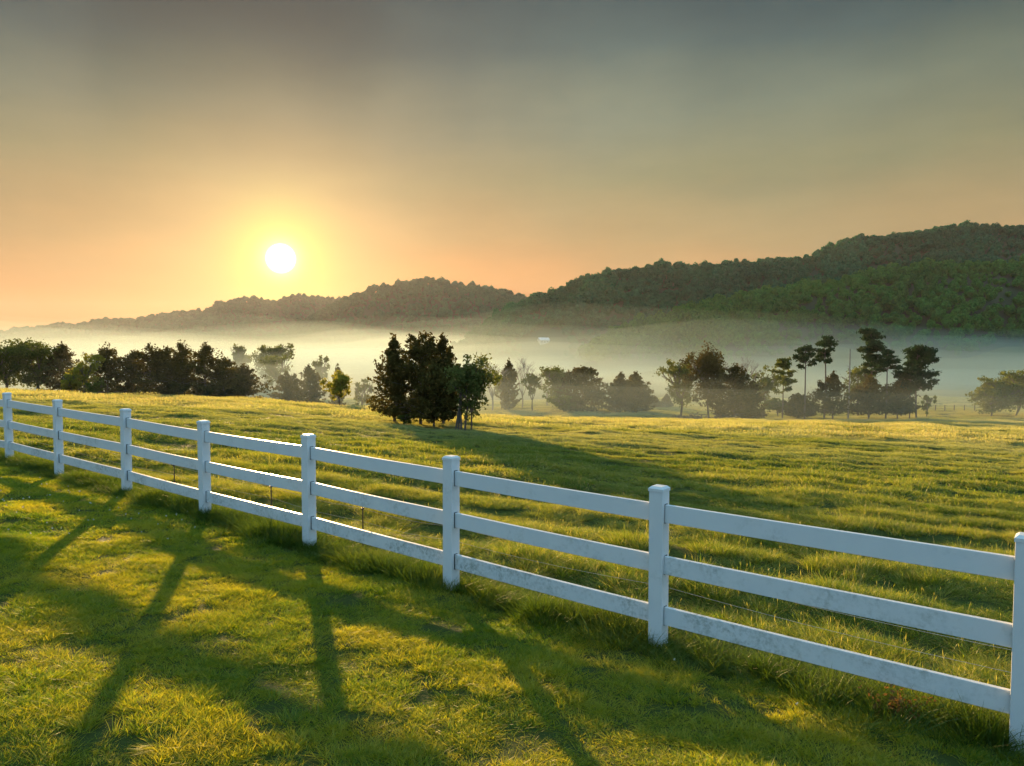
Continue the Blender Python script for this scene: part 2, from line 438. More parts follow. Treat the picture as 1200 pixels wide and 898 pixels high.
class Tubes:
    def __init__(s): s.V = []; s.Q = []; s.n = 0
    def add(s, pts, rads, seg=6):
        pts = np.asarray(pts, float); m = len(pts)
        d = np.gradient(pts, axis=0); d /= np.linalg.norm(d, axis=1)[:, None] + 1e-9
        ref = np.where(np.abs(d[:, 2:3]) > .9, [[1., 0, 0]], [[0, 0, 1.]])
        u = np.cross(d, ref); u /= np.linalg.norm(u, axis=1)[:, None] + 1e-9; v = np.cross(d, u)
        a = np.arange(seg) * 2 * math.pi / seg
        ring = pts[:, None] + (u[:, None] * np.cos(a)[None, :, None] + v[:, None] * np.sin(a)[None, :, None]) * np.asarray(rads)[:, None, None]
        s.V.append(ring.reshape(-1, 3))
        i, j = np.meshgrid(np.arange(m - 1), np.arange(seg), indexing='ij'); j2 = (j + 1) % seg
        s.Q.append(np.stack([i * seg + j, i * seg + j2, (i + 1) * seg + j2, (i + 1) * seg + j], -1).reshape(-1, 4) + s.n)
        s.n += m * seg
    def mesh(s, name): return mesh_from(name, np.concatenate(s.V), np.concatenate(s.Q), smooth_shade=True)

def bent(p0, p1, r, k=.08, n=5):
    p0 = np.array(p0, float); p1 = np.array(p1, float)
    t = np.linspace(0, 1, n)[:, None]; L = np.linalg.norm(p1 - p0)
    off = r.normal(size=3) * k * L
    return p0 + (p1 - p0) * t + off * (np.sin(t * math.pi)) + r.normal(size=(n, 3)) * k * .15 * L * (t > 0)

def make_cedar(h, w, r, leaf, dens=1.0, low=.08, power=1.1, irr=.3, round_=False):
    tb = Tubes(); tb.add(bent((0, 0, -.15), (r.normal() * .02 * w, r.normal() * .02 * w, h * .9), r, .015, 7), np.linspace(.02 * h, .004 * h, 7), 7)
    nb = int(95 * dens); C = []; npb = int(62)
    lob = r.uniform(0, 6.28, 4)
    # a cedar is often several leaders grown together
    lead = [(0, 0, 1.0)] if round_ else [(0, 0, 1.0)] + [(r.normal() * .14, r.normal() * .14, r.uniform(.78, .95)) for _ in range(2 if power > 1.4 else 1)]
    for k in range(nb):
        lx, ly, lh = lead[k % len(lead)] if r.uniform() < .6 else lead[0]
        u = r.uniform(0, 1) ** 1.05
        a = r.uniform(0, 6.28)
        if round_: env = math.sqrt(max(.02, 1 - (abs(u - .4) / .62) ** 2.2))
        else: env = (1 - u ** power) * (.75 + .25 * min(1, u / .12)) + .03
        Rr = w * .5 * env * (1 + irr * .5 * math.sin(a * 2 + lob[0]) + irr * .5 * math.sin(a * 3 + u * 11 + lob[1]) + irr * .45 * r.normal())
        Rr = max(Rr, .03 * w)
        z = h * lh * (low + (1 - low) * u) * (1 if round_ else .94)
        bx, by = lx * w * (1 if lh < 1 else 0), ly * w * (1 if lh < 1 else 0)
        rise_ = (.10 if not round_ else .02) * h * r.uniform(-.2, .9) * (.35 + .65 * (1 - u))
        tip = np.array([bx + math.cos(a) * Rr, by + math.sin(a) * Rr, z + rise_])
        st = np.array([bx * .6, by * .6, max(z - .07 * h, low * h * .7)])
        if k % 3 == 0: tb.add(bent(st, tip * [.9, .9, 1], r, .05, 4), np.linspace(.010 * h * (1 - u) + .01, .005, 4), 4)
        f = r.uniform(.22, 1.0, npb) ** .8
        sg = (.05 * (1 - f) + .017)[:, None] * w * [1, 1, .75]
        arc = st + (tip - st) * f[:, None]; arc[:, 2] -= np.sin(f * math.pi) * .02 * h
        C.append(arc + r.normal(size=(npb, 3)) * sg)
    for q in range(len(lead)):
        lx, ly, lh = lead[q]; f = r.uniform(.15, 1, int(150 * dens))
        rr = (.12 * (1 - f ** (1.2 * power)) + .02) * w
        if lh == 1: lx = ly = 0
        C.append(np.stack([lx * w + r.normal(size=len(f)) * rr, ly * w + r.normal(size=len(f)) * rr, h * lh * (low + (1 - low) * f)], 1))
    C = np.concatenate(C); C = C[C[:, 2] > h * low * .5]
    zmx = np.percentile(C[:, 2], 99.8); C[:, 2] *= h / zmx
    V, Q = cards(C, leaf, r)
    return tb.mesh('trunk'), mesh_from('crown', V, Q)

def make_broadleaf(h, w, r, leaf, nleaf=4000, low=.25, depth=4, spread=.6, bare=False, trunk_r=None, fine=1.0, lean=0.0, sag=0, fill=.65):
    tb = Tubes(); tips = []
    tr = trunk_r or .022 * h
    def rec(p, d, L, rad, lv):
        q = p + d * L
        tb.add(bent(p, q, r, .06, 4), np.linspace(rad, rad * .66, 4), 6 if lv < 2 else 4)
        if lv >= 1 or bare: tips.append((q, lv))
        if lv == depth: return
        for k in range(r.randint(3, 5) if lv == 0 else r.randint(2, 4)):
            a = r.uniform(0, 6.28); s_ = spread * (1 if lv else .8) * r.uniform(.6, 1.25)
            e = np.array([math.cos(a), math.sin(a), 0])
            nd = d * math.cos(s_) + e * math.sin(s_) + np.array([0, 0, .12 - sag * lv]); nd /= np.linalg.norm(nd)
            rec(p + (q - p) * r.uniform(.65, 1), nd, L * r.uniform(.62, .85), rad * .6, lv + 1)
    rec(np.array([0, 0, -.1]), np.array([lean, r.normal() * .05, 1.0]) / math.sqrt(1 + lean ** 2), h * max(low, .22), tr, 0)
    P = np.array([t[0] for t in tips])
    # bring the skeleton to the wanted height and width
    sz = h * .95 / P[:, 2].max(); sx = (w * .46) / np.percentile(np.abs(P[:, :2] - P[:, :2].mean(0)), 92)
    S = np.array([sx, sx, sz])
    for k in range(len(tb.V)):
        v = tb.V[k]; f = smooth((v[:, 2:3] / (h * .3)))
        tb.V[k] = v * np.concatenate([1 + (sx - 1) * f, 1 + (sx - 1) * f, np.full_like(f, sz)], 1)
    tm = tb.mesh('trunk')
    if bare: return tm, None
    P = P * S; lv = np.array([t[1] for t in tips])
    P = P[(P[:, 2] > h * low * .8)]
    nc = max(10, int(nleaf / 40)); clump = r.randint(0, len(P), nc)
    d = r.normal(size=(nc, 3)); d /= np.linalg.norm(d, axis=1)[:, None]
    ph = r.uniform(0, 6.28, 3); lump = 1 + .16 * np.sin(3 * np.arctan2(d[:, 1], d[:, 0]) + ph[0]) + .14 * np.sin(5 * d[:, 2] + ph[1])
    rr_ = r.uniform(.15, 1, nc) ** .5 * lump * .92
    zc = (low + .94) / 2 * h; vol = d * rr_[:, None] * [w * .47, w * .47, (.94 - low) / 2 * h] + [0, 0, zc]
    use = r.uniform(size=nc) < fill
    P = np.where(use[:, None], vol, P[clump]); clump = np.arange(nc)
    cc = P[clump] + r.normal(size=(len(clump), 3)) * [.06 * w, .06 * w, .04 * h]
    C = np.repeat(cc, 40, 0) + r.normal(size=(len(cc) * 40, 3)) * [.055 * w * fine, .055 * w * fine, .032 * h * fine]
    V, Q = cards(C, leaf, r)
    return tm, mesh_from('crown', V, Q)

def make_pine(h, w, r, leaf, start=.55, nbr=16, layered=False, nleaf=26, lean=0.0):
    tb = Tubes()
    axis = bent((0, 0, -.2), (lean * h, 0, h * .97), r, .012, 9)
    tb.add(axis, np.linspace(.013 * h, .004 * h, 9), 7)
    C = []
    nbr = int(nbr * 1.5)
    zs = np.sort(r.uniform(start, .98, nbr)) if not layered else (np.repeat(np.linspace(start, .97, max(4, nbr // 3)) + r.normal(size=max(4, nbr // 3)) * .012, 3)[:nbr] + r.normal(size=nbr) * .014)
    for k, u in enumerate(zs):
        a = r.uniform(0, 6.28)
        v = (u - start) / (1 - start)
        env = math.sin(math.pi * min(1, .22 + .72 * v)) ** .7 if not layered else (1.0 - .55 * v)
        L = w * .5 * env * r.uniform(.35, 1.15)
        p0 = np.array([np.interp(u * h, axis[:, 2], axis[:, 0]), np.interp(u * h, axis[:, 2], axis[:, 1]), u * h - .02 * h])
        p1 = p0 + np.array([math.cos(a) * L, math.sin(a) * L, L * (.35 if not layered else .12)])
        tb.add(bent(p0, p1, r, .06, 4), np.linspace(.005 * h, .002 * h, 4), 4)
        for f in (.45, .7, .9, 1.0):
            for _ in range(3):
                c = p0 + (p1 - p0) * f + r.normal(size=3) * .05 * w * [1, 1, .35]
                C.append(c + r.normal(size=(int(nleaf * .55), 3)) * [.045 * w, .045 * w, .022 * w if layered else .035 * w])
    for _ in range(5): C.append(axis[-1] + r.normal(size=3) * .05 * w * [1, 1, .4] + r.normal(size=(nleaf, 3)) * [.05 * w, .05 * w, .035 * w])
    V, Q = cards(np.concatenate(C), leaf, r, 2.2)
    return tb.mesh('trunk'), mesh_from('crown', V, Q)

# ------------------------------------------------------------------ forests on the hills
def shell_cards(C, Nn, size, r, jit=.35, aspect=1.3):
    """leaf-spray faces that lie roughly along the surface of a crown lobe"""
    n = len(C)
    nn = Nn + r.normal(size=(n, 3)) * jit; nn /= np.linalg.norm(nn, axis=1)[:, None]
    a = np.cross(nn, r.normal(size=(n, 3))); a /= np.linalg.norm(a, axis=1)[:, None] + 1e-9
    b = np.cross(nn, a); s = size * r.uniform(.6, 1.4, n)
    A = a * (s * aspect * .5)[:, None]; B = b * (s * .5)[:, None]
    return np.stack([C - A, C + B, C + A, C - B], 1).reshape(-1, 3), np.arange(n * 4).reshape(-1, 4)

def forest_variant(seed, conifer=False):
    r = R(seed); C = []; NN = []
    if conifer:
        n = 500; u = r.uniform(0, 1, n); a = r.uniform(0, 6.28, n); rr = .34 * (1 - u) ** .8 + .03
        C = np.stack([np.cos(a) * rr * r.uniform(.8, 1.1, n), np.sin(a) * rr * r.uniform(.8, 1.1, n), .1 + u * 1.05], 1)
        NN = np.stack([np.cos(a), np.sin(a), .5 + 0 * a], 1)
    else:
        nl = 11
        for k in range(nl):
            a = r.uniform(0, 6.28); q = r.uniform(0, .3) if k else 0
            c = np.array([math.cos(a) * q, math.sin(a) * q, r.uniform(.45, .82) - q * .5]); ra = r.uniform(.17, .27)
            d = r.normal(size=(64, 3)); d /= np.linalg.norm(d, axis=1)[:, None]
            C.append(c + d * ra * r.uniform(.85, 1.1, (64, 1))); NN.append(d)
        C = np.concatenate(C); NN = np.concatenate(NN)
    V, Q = shell_cards(C, NN, .13, r)
    return mesh_from('forest_tree', V, Q)

FV = [forest_variant(900 + k) for k in range(7)] + [forest_variant(950, True)]

def hill_top(x, y, own=None):
    z = ground(x, y)
    for k in HILLS:
        c = HILLS[k]
        hh = hill_h(k, x, y)
        tmin = direction(c['pts'][0][0], 400)[0]; tmax = direction(c['pts'][-1][0], 400)[0]
        t = x / y
        ok = (t > tmin) & (t < tmax) & (y > c['D'] - c['W'] * 1.35) & (y < c['D'] + c['W'] * 1.5)
        z = np.where(ok, np.maximum(z, hh), z)
    return z

# white farmhouse stands in a clearing at the foot of the wooded hill
ht, he = direction(637, 401.5)
best = None
for yy in np.arange(430, 640, 2.0):
    z = float(hill_top(np.array([ht * yy]), np.array([yy]))[0])
    if z - HC > he * yy and best is None: best = (ht * yy, yy, z)
if best is None: best = (ht * 560, 560, he * 560 + HC)
HOUSE = best

def plant_forest(key, spacing, size, seed, label, mats, tlo=-1.05, thi=1.05, maxback=.12):
    c = HILLS[key]; r = R(seed); D, W = c['D'], c['W']
    x0, x1 = max(tlo, direction(c['pts'][0][0], 400)[0]) * D, min(thi, direction(c['pts'][-1][0], 400)[0]) * D
    X, Y = np.meshgrid(np.arange(x0, x1, spacing), np.arange(D - W * 1.2, D + W * maxback, spacing * 1.15))
    X = X.ravel() + r.uniform(-.45, .45, X.size) * spacing; Y = Y.ravel() + r.uniform(-.45, .45, Y.size) * spacing
    Z = hill_h(key, X, Y)
    vis = (Z > ground(X, Y) + .5) & (Z > -10 + HC) & (Z >= hill_top(X, Y) - .6)
    if key == 'near': vis &= ((X - HOUSE[0]) ** 2 / 300 + (Y - HOUSE[1] + 12) ** 2 / 900 > 1)
    X, Y, Z = X[vis], Y[vis], Z[vis]; n = len(X)
    s = size * r.choice([.62, .76, .9, 1.0, 1.18], n) * r.uniform(.9, 1.1, n) * (1 + .15 * wnoise(X, Y, W_BIG))
    nm = len(mats)
    variants = []
    for mt in mats:
        for v in FV:
            variants.append((v.copy(), mt))
    pick = r.randint(0, len(FV), n)
    pick = np.where(pick >= 7, np.where(r.uniform(size=n) < .4, pick, r.randint(0, 7, n)), pick)
    s = np.where(pick >= 7, s * .72, s)
    reg = (noise_np(X, Y, seed) > .35).astype(int) if nm > 1 else np.zeros(n, int)
    scl = np.stack([s * r.uniform(.9, 1.2, n), s * r.uniform(.9, 1.2, n), s * r.uniform(.9, 1.25, n)], 1)
    rot = np.stack([np.zeros(n), np.zeros(n), r.uniform(0, 6.28, n)], 1)
    scatter('forest', np.stack([X, Y, Z - .5], 1), rot, scl, reg * len(FV) + pick, variants, label, 'forest')

def noise_np(x, y, seed):
    return wnoise(x, y, waves(seed + 77, 8, 40, 160))

plant_forest('far', 14.0, 18, 11, 'hazy wooded ridge low on the horizon under the rising sun', [M['forest']])
plant_forest('mid', 11.5, 15, 12, 'dark wooded hill with a rounded crest just beside the sun', [M['forest']])
plant_forest('near', 5.0, 7.8, 13, 'dark green forest covering the tallest hill along its skyline', [M['forest']])
plant_forest('spur', 4.6, 7.0, 14, 'brighter spring green woods on the lower spur in front of the tallest hill', [M['forest_light']])

# farmhouse
hx, hy, hz = HOUSE
house = empty('farmhouse', (hx, hy, hz - .9), 'tiny white farmhouse with pale roof at the misty foot of the wooded hill', 'house', rz=.35)
bm = bmesh.new()
def bmbox(bm, x0, x1, y0, y1, z0, z1, bevel=0):
    g = bmesh.ops.create_cube(bm, size=1)
    for v in g['verts']:
        v.co = Vector(((x0 + x1) / 2 + v.co.x * (x1 - x0), (y0 + y1) / 2 + v.co.y * (y1 - y0), (z0 + z1) / 2 + v.co.z * (z1 - z0)))
    if bevel:
        es = list({e for v in g['verts'] for e in v.link_edges})
        bmesh.ops.bevel(bm, geom=es, offset=bevel, segments=2, affect='EDGES', profile=.6)
def from_bm(bm, name):
    me = bpy.data.meshes.new(name); bm.to_mesh(me); bm.free(); return me
bmbox(bm, -4.5, 4.5, -3, 3, -1, 3.2)
vs = [bm.verts.new(p) for p in ((-4.5, -3, 3.2), (-4.5, 3, 3.2), (-4.5, 0, 5.3), (4.5, -3, 3.2), (4.5, 3, 3.2), (4.5, 0, 5.3))]
bm.faces.new((vs[0], vs[2], vs[1])); bm.faces.new((vs[3], vs[4], vs[5]))
link('wall', from_bm(bm, 'wall'), M['wall'], house)
bm = bmesh.new()
for s_ in (-1, 1):
    v = [bm.verts.new(p) for p in ((-5, s_ * 3.5, 2.95), (5, s_ * 3.5, 2.95), (5, 0, 5.45), (-5, 0, 5.45), (-5, s_ * 3.5, 3.1), (5, s_ * 3.5, 3.1), (5, 0, 5.6), (-5, 0, 5.6))]
    for f in ((0, 1, 2, 3), (4, 5, 6, 7), (0, 1, 5, 4), (1, 2, 6, 5), (0, 3, 7, 4)): bm.faces.new([v[q] for q in f])
rf = link('roof', from_bm(bm, 'roof'), M['roof'], house)
bm = bmesh.new(); bmbox(bm, 2, 2.7, -.35, .35, 4.9, 6.4); link('chimney', from_bm(bm, 'chimney'), M['bark'], rf)
for xx in (-2.8, 0, 2.8):
    bm = bmesh.new(); bmbox(bm, xx - .45, xx + .45, -3.04, -2.98, 1.1, 2.3); link('window', from_bm(bm, 'window'), M['glass'], house)

house.scale = (.8, .8, .8)
# ------------------------------------------------------------------ trees
def place_depth(px, Y):
    t = direction(px, 480)[0]
    return t * Y, Y, gz(t * Y, Y)

TREEN = [100]
def tree(kind, px, top, Y, wpx, label, group=None, name=None, mat=None, cat='tree', **kw):
    if kind == 'cedar': wpx *= 1.2
    x, y, z = place_depth(px, Y)
    h = direction(px, top)[1] * Y + HC - z
    w = wpx / F * Y
    TREEN[0] += 1; r = R(TREEN[0] * 7)
    leaf = kw.pop('leaf', max(.075, Y * .0017))
    names = {'cedar': 'cedar_tree', 'broad': 'leafy_tree', 'pine': 'pine_tree', 'bare': 'bare_tree'}
    e = empty(name or names[kind], (x, y, z), label, cat, group, r.uniform(0, 6.28) if kind != 'pine' else 0)
    if kind == 'cedar': tm, cm = make_cedar(h, w, r, leaf, **kw); mt = mat or M['cedar']
    elif kind == 'broad': tm, cm = make_broadleaf(h, w, r, leaf, **kw); mt = mat or M['decid']
    elif kind == 'pine': tm, cm = make_pine(h, w, r, leaf, **kw); mt = mat or M['pine']
    else: tm, cm = make_broadleaf(h, w, r, leaf, bare=True, **kw); mt = None
    link('trunk', tm, M['bark'] if kind != 'bare' else M['bark_pale'], e)
    if cm: link('crown', cm, mt, e)
    return e

GL = 'dark trees along the brow of the hill'
tree('broad', 8, 399, 112, 62, 'broad dark tree where the dark tree row begins, crown cut by the frame', GL, nleaf=9000, low=.15)
tree('broad', 44, 401, 114, 50, 'rounded dark tree second in the dark row on the brow', GL, nleaf=8000, low=.12)
tree('cedar', 74, 404, 116, 42, 'narrow dark cedar with a pointed top beside the rounded tree on the brow', GL, dens=1.3, low=.01, power=2.6, irr=.45)
tree('broad', 100, 414, 107, 36, 'lighter green round tree showing in the gap of the dark row', GL, mat=M['decid_gold'], nleaf=2600, low=.04)
tree('broad', 84, 437, 104, 22, 'low yellow green bushy sapling in front of the dark row', GL, mat=M['decid_gold'], nleaf=2500, low=.1)
tree('cedar', 127, 406, 112, 47, 'peaked dark cedar standing right of the gap in the dark row', GL, dens=1.3, low=.01, power=3.6, irr=.45)
tree('broad', 112, 447, 103, 20, 'small olive bush at the foot of the peaked dark cedar', GL, nleaf=1800, low=.1, name='bush', cat='bush')
tree('cedar', 157, 413, 118, 37, 'shorter dark cedar between the peaked cedar and the dense block', GL, low=.01, power=3.6, irr=.45)
tree('cedar', 177, 405, 113, 50, 'dense dark cedar starting the solid block of the row', GL, low=.01, power=3.6, irr=.45, dens=1.2)
tree('cedar', 197, 408, 116, 42, 'dark cedar merging into the solid block, second of it', GL, low=.01, power=3.6, irr=.45, dens=1.2)
tree('cedar', 214, 402, 113, 42, 'tallest ragged cedar in the solid dark block', GL, low=.01, power=3.6, irr=.45, dens=1.1)
tree('cedar', 242, 404, 112, 42, 'sharp topped dark cedar near the end of the solid block', GL, low=.01, power=3.6, irr=.45, dens=1.1)
tree('cedar', 262, 418, 113, 42, 'low dark cedar sloping down from the sharp topped one', GL, low=.01, power=3.6, irr=.45, dens=1.2)
tree('cedar', 284, 428, 118, 42, 'last and lowest olive brown cedar at the end of the dark row', GL, dens=1.3, low=.01, power=3.6, irr=.45)

GM = 'misty trees in the valley beyond the brow'
tree('broad', 282, 404, 330, 26, 'faint round tree floating alone in the mist above the dark row', GM, nleaf=2500)
tree('broad', 314, 401, 300, 36, 'tallest pale round tree in the mist left of the cedar grove', GM, nleaf=3500)
tree('broad', 326, 412, 215, 34, 'thin grey brown tree in front of the tallest pale one', GM, nleaf=2200)
tree('cedar', 336, 436, 150, 30, 'broad brown cedar low in the mist beside a thin pale tree', GM, power=3, irr=.4, low=.02)
tree('cedar', 363, 429, 150, 34, 'ragged brown cedar in the mist left of the yellow tree', GM, power=3, irr=.4, low=.02)
tree('broad', 376, 416, 240, 16, 'slender faint tree rising behind the ragged brown cedar', GM, nleaf=1200)
tree('cedar', 396, 430, 160, 16, 'narrow cedar peeking up right behind the yellow tree', GM, power=3, irr=.4, low=.02)
tree('broad', 399, 436, 84, 30, 'small leaning yellow green tree alone on the brow', None, mat=M['decid_gold'], nleaf=3500, low=.2, lean=.15, trunk_r=.09)
tree('broad', 425, 446, 170, 22, 'dim low tree showing just left of the cedar grove', GM, nleaf=1500)

GG = 'grove of dark trees standing on the meadow'
tree('cedar', 462, 397, 41, 50, 'tiered conical cedar with a clear short trunk, outermost in the grove', GG, leaf=.085, dens=1.7, low=.13, power=1.6, irr=.5)
tree('cedar', 493, 391, 40, 42, 'tallest dark cedar with a ragged top in the middle of the grove', GG, leaf=.085, dens=1.9, low=.12, power=3.2, irr=.42, round_=True)
tree('cedar', 519, 394, 41.5, 40, 'wide dark cedar with a flat shaggy top beside the leafy tree', GG, leaf=.085, dens=1.8, low=.14, power=3.4, irr=.42)
tree('cedar', 508, 428, 38, 50, 'lower full dark cedar filling the front of the grove', GG, leaf=.08, dens=1.8, low=.2, power=2.6)
gt = tree('broad', 552, 418, 36.5, 46, mat=M['decid_pale'], label='green leafy tree with open branches and several thin stems by the grove', group=GG, leaf=.08, nleaf=6500, low=.2, trunk_r=.05, name='leafy_tree')
for dx in (-.78, -.62, -.48, -.3):
    tb = Tubes(); r = R(int(dx * -100)); tb.add(bent((dx, r.normal() * .1, -.1), (dx * .6 + r.normal() * .15, 0, 2.2), r, .03, 6), np.linspace(.06, .03, 6), 7)
    o = link('trunk', tb.mesh('trunk'), M['bark'], gt)
gt.rotation_euler = (0, 0, 0)
tree('broad', 478, 484, 39, 26, 'low dark bush under the cedar trunks of the grove', GG, leaf=.06, nleaf=1500, low=.05, name='bush', cat='bush')

GV = 'misty tree line beyond the meadow'
tree('bare', 577, 420, 175, 34, 'leafless branchy tree just right of the grove', GV, depth=6, trunk_r=.216)
tree('cedar', 596, 424, 178, 20, 'column shaped grey cedar in the misty tree line', GV, power=3, low=.05)
tree('broad', 588, 432, 196, 30, 'faint leafy tree behind the column shaped cedar', GV, nleaf=1500)
tree('bare', 612, 413, 182, 26, 'tall leafless tree next to the column shaped cedar', GV, depth=6, trunk_r=.215)
tree('broad', 624, 437, 176, 22, 'small rounded thin tree standing on visible stems', GV, nleaf=1500, low=.4)
tree('bare', 641, 425, 190, 24, 'faint leafless tree between thin tree and rounded clump', GV, depth=6, trunk_r=.213)
tree('broad', 655, 432, 180, 36, 'brown leafy tree forming the near half of the rounded clump', GV, nleaf=5000, low=.08)
tree('cedar', 683, 431, 176, 48, 'dense round topped tree, biggest in the rounded clump', GV, round_=True, low=.02, dens=1.6, irr=.15)
tree('broad', 660, 462, 172, 34, 'low dark bush under the rounded clump', GV, nleaf=2000, low=.05, name='bush', cat='bush')
tree('cedar', 727, 438, 172, 28, 'first of two joined brown cedars standing apart on the meadow edge', GV, power=3.2, low=.03, dens=1.3)
tree('cedar', 744, 437, 174, 34, 'second wider one of two joined brown cedars on the meadow edge', GV, power=2.8, low=.03, dens=1.4)
tree('cedar', 768, 466, 185, 14, 'little pointed cedar right of the two joined cedars', GV)
tree('cedar', 781, 463, 187, 13, 'narrow little cedar beside the pale tree', GV)

GR = 'trees standing along the lower edge of the meadow'
tree('broad', 798, 424, 160, 36, 'pale feathery tree behind the tall dark leafy one', GR, mat=M['decid_pale'], nleaf=4200, low=.12)
tree('broad', 831, 407, 150, 44, 'tall dark leafy tree with an uneven domed top above dry brush', GR, nleaf=9000, low=.14, mat=M['cedar'], trunk_r=.22)
tree('bare', 868, 412, 153, 34, 'grey leafless crown spreading above the dark cedar', GR, depth=6, trunk_r=.32)
tree('cedar', 860, 428, 150, 50, 'wide dark brown cedar below the leafless crown', GR, low=.04, dens=1.6, power=2.8)
tree('cedar', 880, 450, 151, 28, 'lower cedar leaning against the wide dark brown one', GR, low=.05, power=2)
tree('broad', 893, 431, 163, 34, 'pale green thin tree beside the wide dark cedar', GR, mat=M['decid_pale'], nleaf=2600, low=.3)
tree('pine', 917, 420, 152, 26, 'slender thin crowned tree with small tufts down its stem', GR, start=.4, nbr=18, nleaf=12, mat=M['decid'])
tree('pine', 943, 405, 150, 26, 'slim pine with a drooping one sided crown on a long bare trunk', GR, start=.70, nbr=12, nleaf=18)
tree('pine', 966, 393, 151, 27, 'tall pine with a round tufted crown next to the bare pole', GR, start=.68, nbr=13, nleaf=18, lean=-.02)
tree('cedar', 935, 462, 153, 36, 'low brown cedar under the slim drooping pine', GR, low=.15, power=1.8)
tree('broad', 912, 468, 158, 40, 'low spreading brown thicket tree on thin stems', GR, nleaf=2200, low=.35)
tree('cedar', 976, 438, 150, 40, 'bushy dark cedar below the tall round crowned pine', GR, low=.16, power=2.2, dens=1.0, irr=.5)
tb = Tubes(); r = R(5)
x, y, z = place_depth(994, 149); hh = direction(994, 409)[1] * y + HC - z
sn = empty('dead_tree', (x, y, z), 'straight grey dead trunk without branches standing like a pole', 'dead tree', GR)
tb.add(bent((0, 0, -.2), (.15, 0, hh), r, .006, 6), np.linspace(.2, .09, 6), 8)
for q in (.6, .74, .86): tb.add([(0, 0, hh * q), (.5 * (1 if q != .74 else -1), .1, hh * q + .3)], [.05, .02], 4)
link('trunk', tb.mesh('trunk'), M['bark_pale'], sn)
tree('pine', 1018, 385, 152, 36, 'tallest pine with flat tiered branches', GR, start=.56, nbr=24, layered=True, nleaf=30)
tree('pine', 1038, 410, 148, 30, 'pine with a long pale trunk and small flat crown beside the tallest pine', GR, start=.74, nbr=12, nleaf=20, layered=True, mat=M['pine'])
tree('broad', 1006, 428, 160, 30, 'pale gold leafy tree glowing behind the tallest pine', GR, mat=M['decid_pale'], nleaf=2600, low=.3)
tree('cedar', 1018, 441, 149, 44, 'broad dark cedar at the foot of the tallest pine', GR, low=.16, power=2.4, dens=1.2, irr=.4)
tree('cedar', 1052, 447, 150, 40, 'rounded dark cedar between the pale trunk and the broad crowned pine', GR, low=.2, power=2.6, dens=1.1, irr=.4)
tree('pine', 1074, 406, 149, 44, 'broad crowned dark pine, last one of the tall pines', GR, start=.42, nbr=26, nleaf=30)
tree('pine', 1066, 425, 150, 26, 'smaller pine half hidden by the broad crowned pine', GR, start=.45, nbr=14, nleaf=18)
tree('broad', 1086, 460, 155, 14, 'wispy shrub at the edge of the broad crowned pine', GR, nleaf=700, low=.2, name='shrub', cat='shrub')
tree('broad', 1162, 445, 156, 46, 'yellow green rounded tree standing alone on the lower meadow edge', GR, nleaf=6000, low=.06, mat=M['decid_pale'])
tree('broad', 1190, 433, 158, 52, 'taller full round tree cut by the frame on the lower meadow edge', GR, nleaf=7500, low=.06, mat=M['decid'])
tree('broad', 1126, 394, 405, 30, 'faint lone tree in the mist on the far rising meadow', 'far trees in the mist', nleaf=1800)
tree('broad', 1010, 372, 440, 26, 'faint pale tree at the top edge of the mist behind the tallest pine', 'far trees in the mist', nleaf=1500, mat=M['decid_pale'])
tree('broad', 1074, 374, 440, 30, 'faint tree at the top edge of the mist above the broad crowned pine', 'far trees in the mist', nleaf=1500)

# dry brush below the tall leafy tree
r = R(31); n = 34
tq = r.uniform(direction(788, 495)[0], direction(862, 495)[0], n); Yb = r.uniform(138, 149, n)
br = Tubes(); Cb = []
bx0, by0 = tq.mean() * 144, 144.0; bz0 = gz(bx0, by0)
for k in range(n):
    x, y = tq[k] * Yb[k], Yb[k]; z = gz(x, y); s_ = r.uniform(.6, 1.5)
    for q in range(7):
        d = np.array([r.normal() * .5, r.normal() * .5, 1]) * s_
        br.add(np.array([(x, y, z - .05), (x, y, z)] + d * [[0, 0, 0], [1, 1, 1]]) - [bx0, by0, bz0], [.02, .008], 3)
    Cb.append(np.array([x, y, z + s_ * .45]) - [bx0, by0, bz0] + r.normal(size=(45, 3)) * [s_ * .5, s_ * .4, s_ * .28])
Vb, Qb = cards(np.concatenate(Cb), .14, r, 2.5)
brush = empty('brush', (bx0, by0, bz0), 'dry pinkish brush tangled at the foot of the tall dark leafy tree', 'brush')
for o in (link('stems', br.mesh('stems'), M['bark_pale'], brush), link('foliage', mesh_from('foliage', Vb, Qb), M['brush'], brush)): o['kind'] = 'stuff'

# distant wire fence with wooden posts
r = R(41)
pf = [(1085, 487), (1096, 487), (1107, 487), (1118, 486.5), (1130, 486.5), (1142, 486), (1154, 486)]
P = []
for px, py in pf:
    t, e = direction(px, py); P.append((t * 172, 172.0))
x0, y0 = P[0]; z0 = gz(x0, y0)
dfence = empty('pasture_fence', (x0, y0, z0), 'faint old post and wire fence across the pale meadow behind the pines', 'fence')
tw = Tubes()
for k, (x, y) in enumerate(P):
    tb = Tubes(); hz_ = gz(x, y) - z0; tb.add([(x - x0, 0, hz_ - .3), (x - x0, 0, hz_ + 1.35)], [.13, .11], 7); link('post', tb.mesh('post'), M['bark'], dfence)
for hgt in (.5, .9, 1.25):
    tw.add([(x - x0, 0, gz(x, y) - z0 + hgt) for x, y in P], [.02] * len(P), 4)
link('wire', tw.mesh('wire'), M['bark'], dfence)

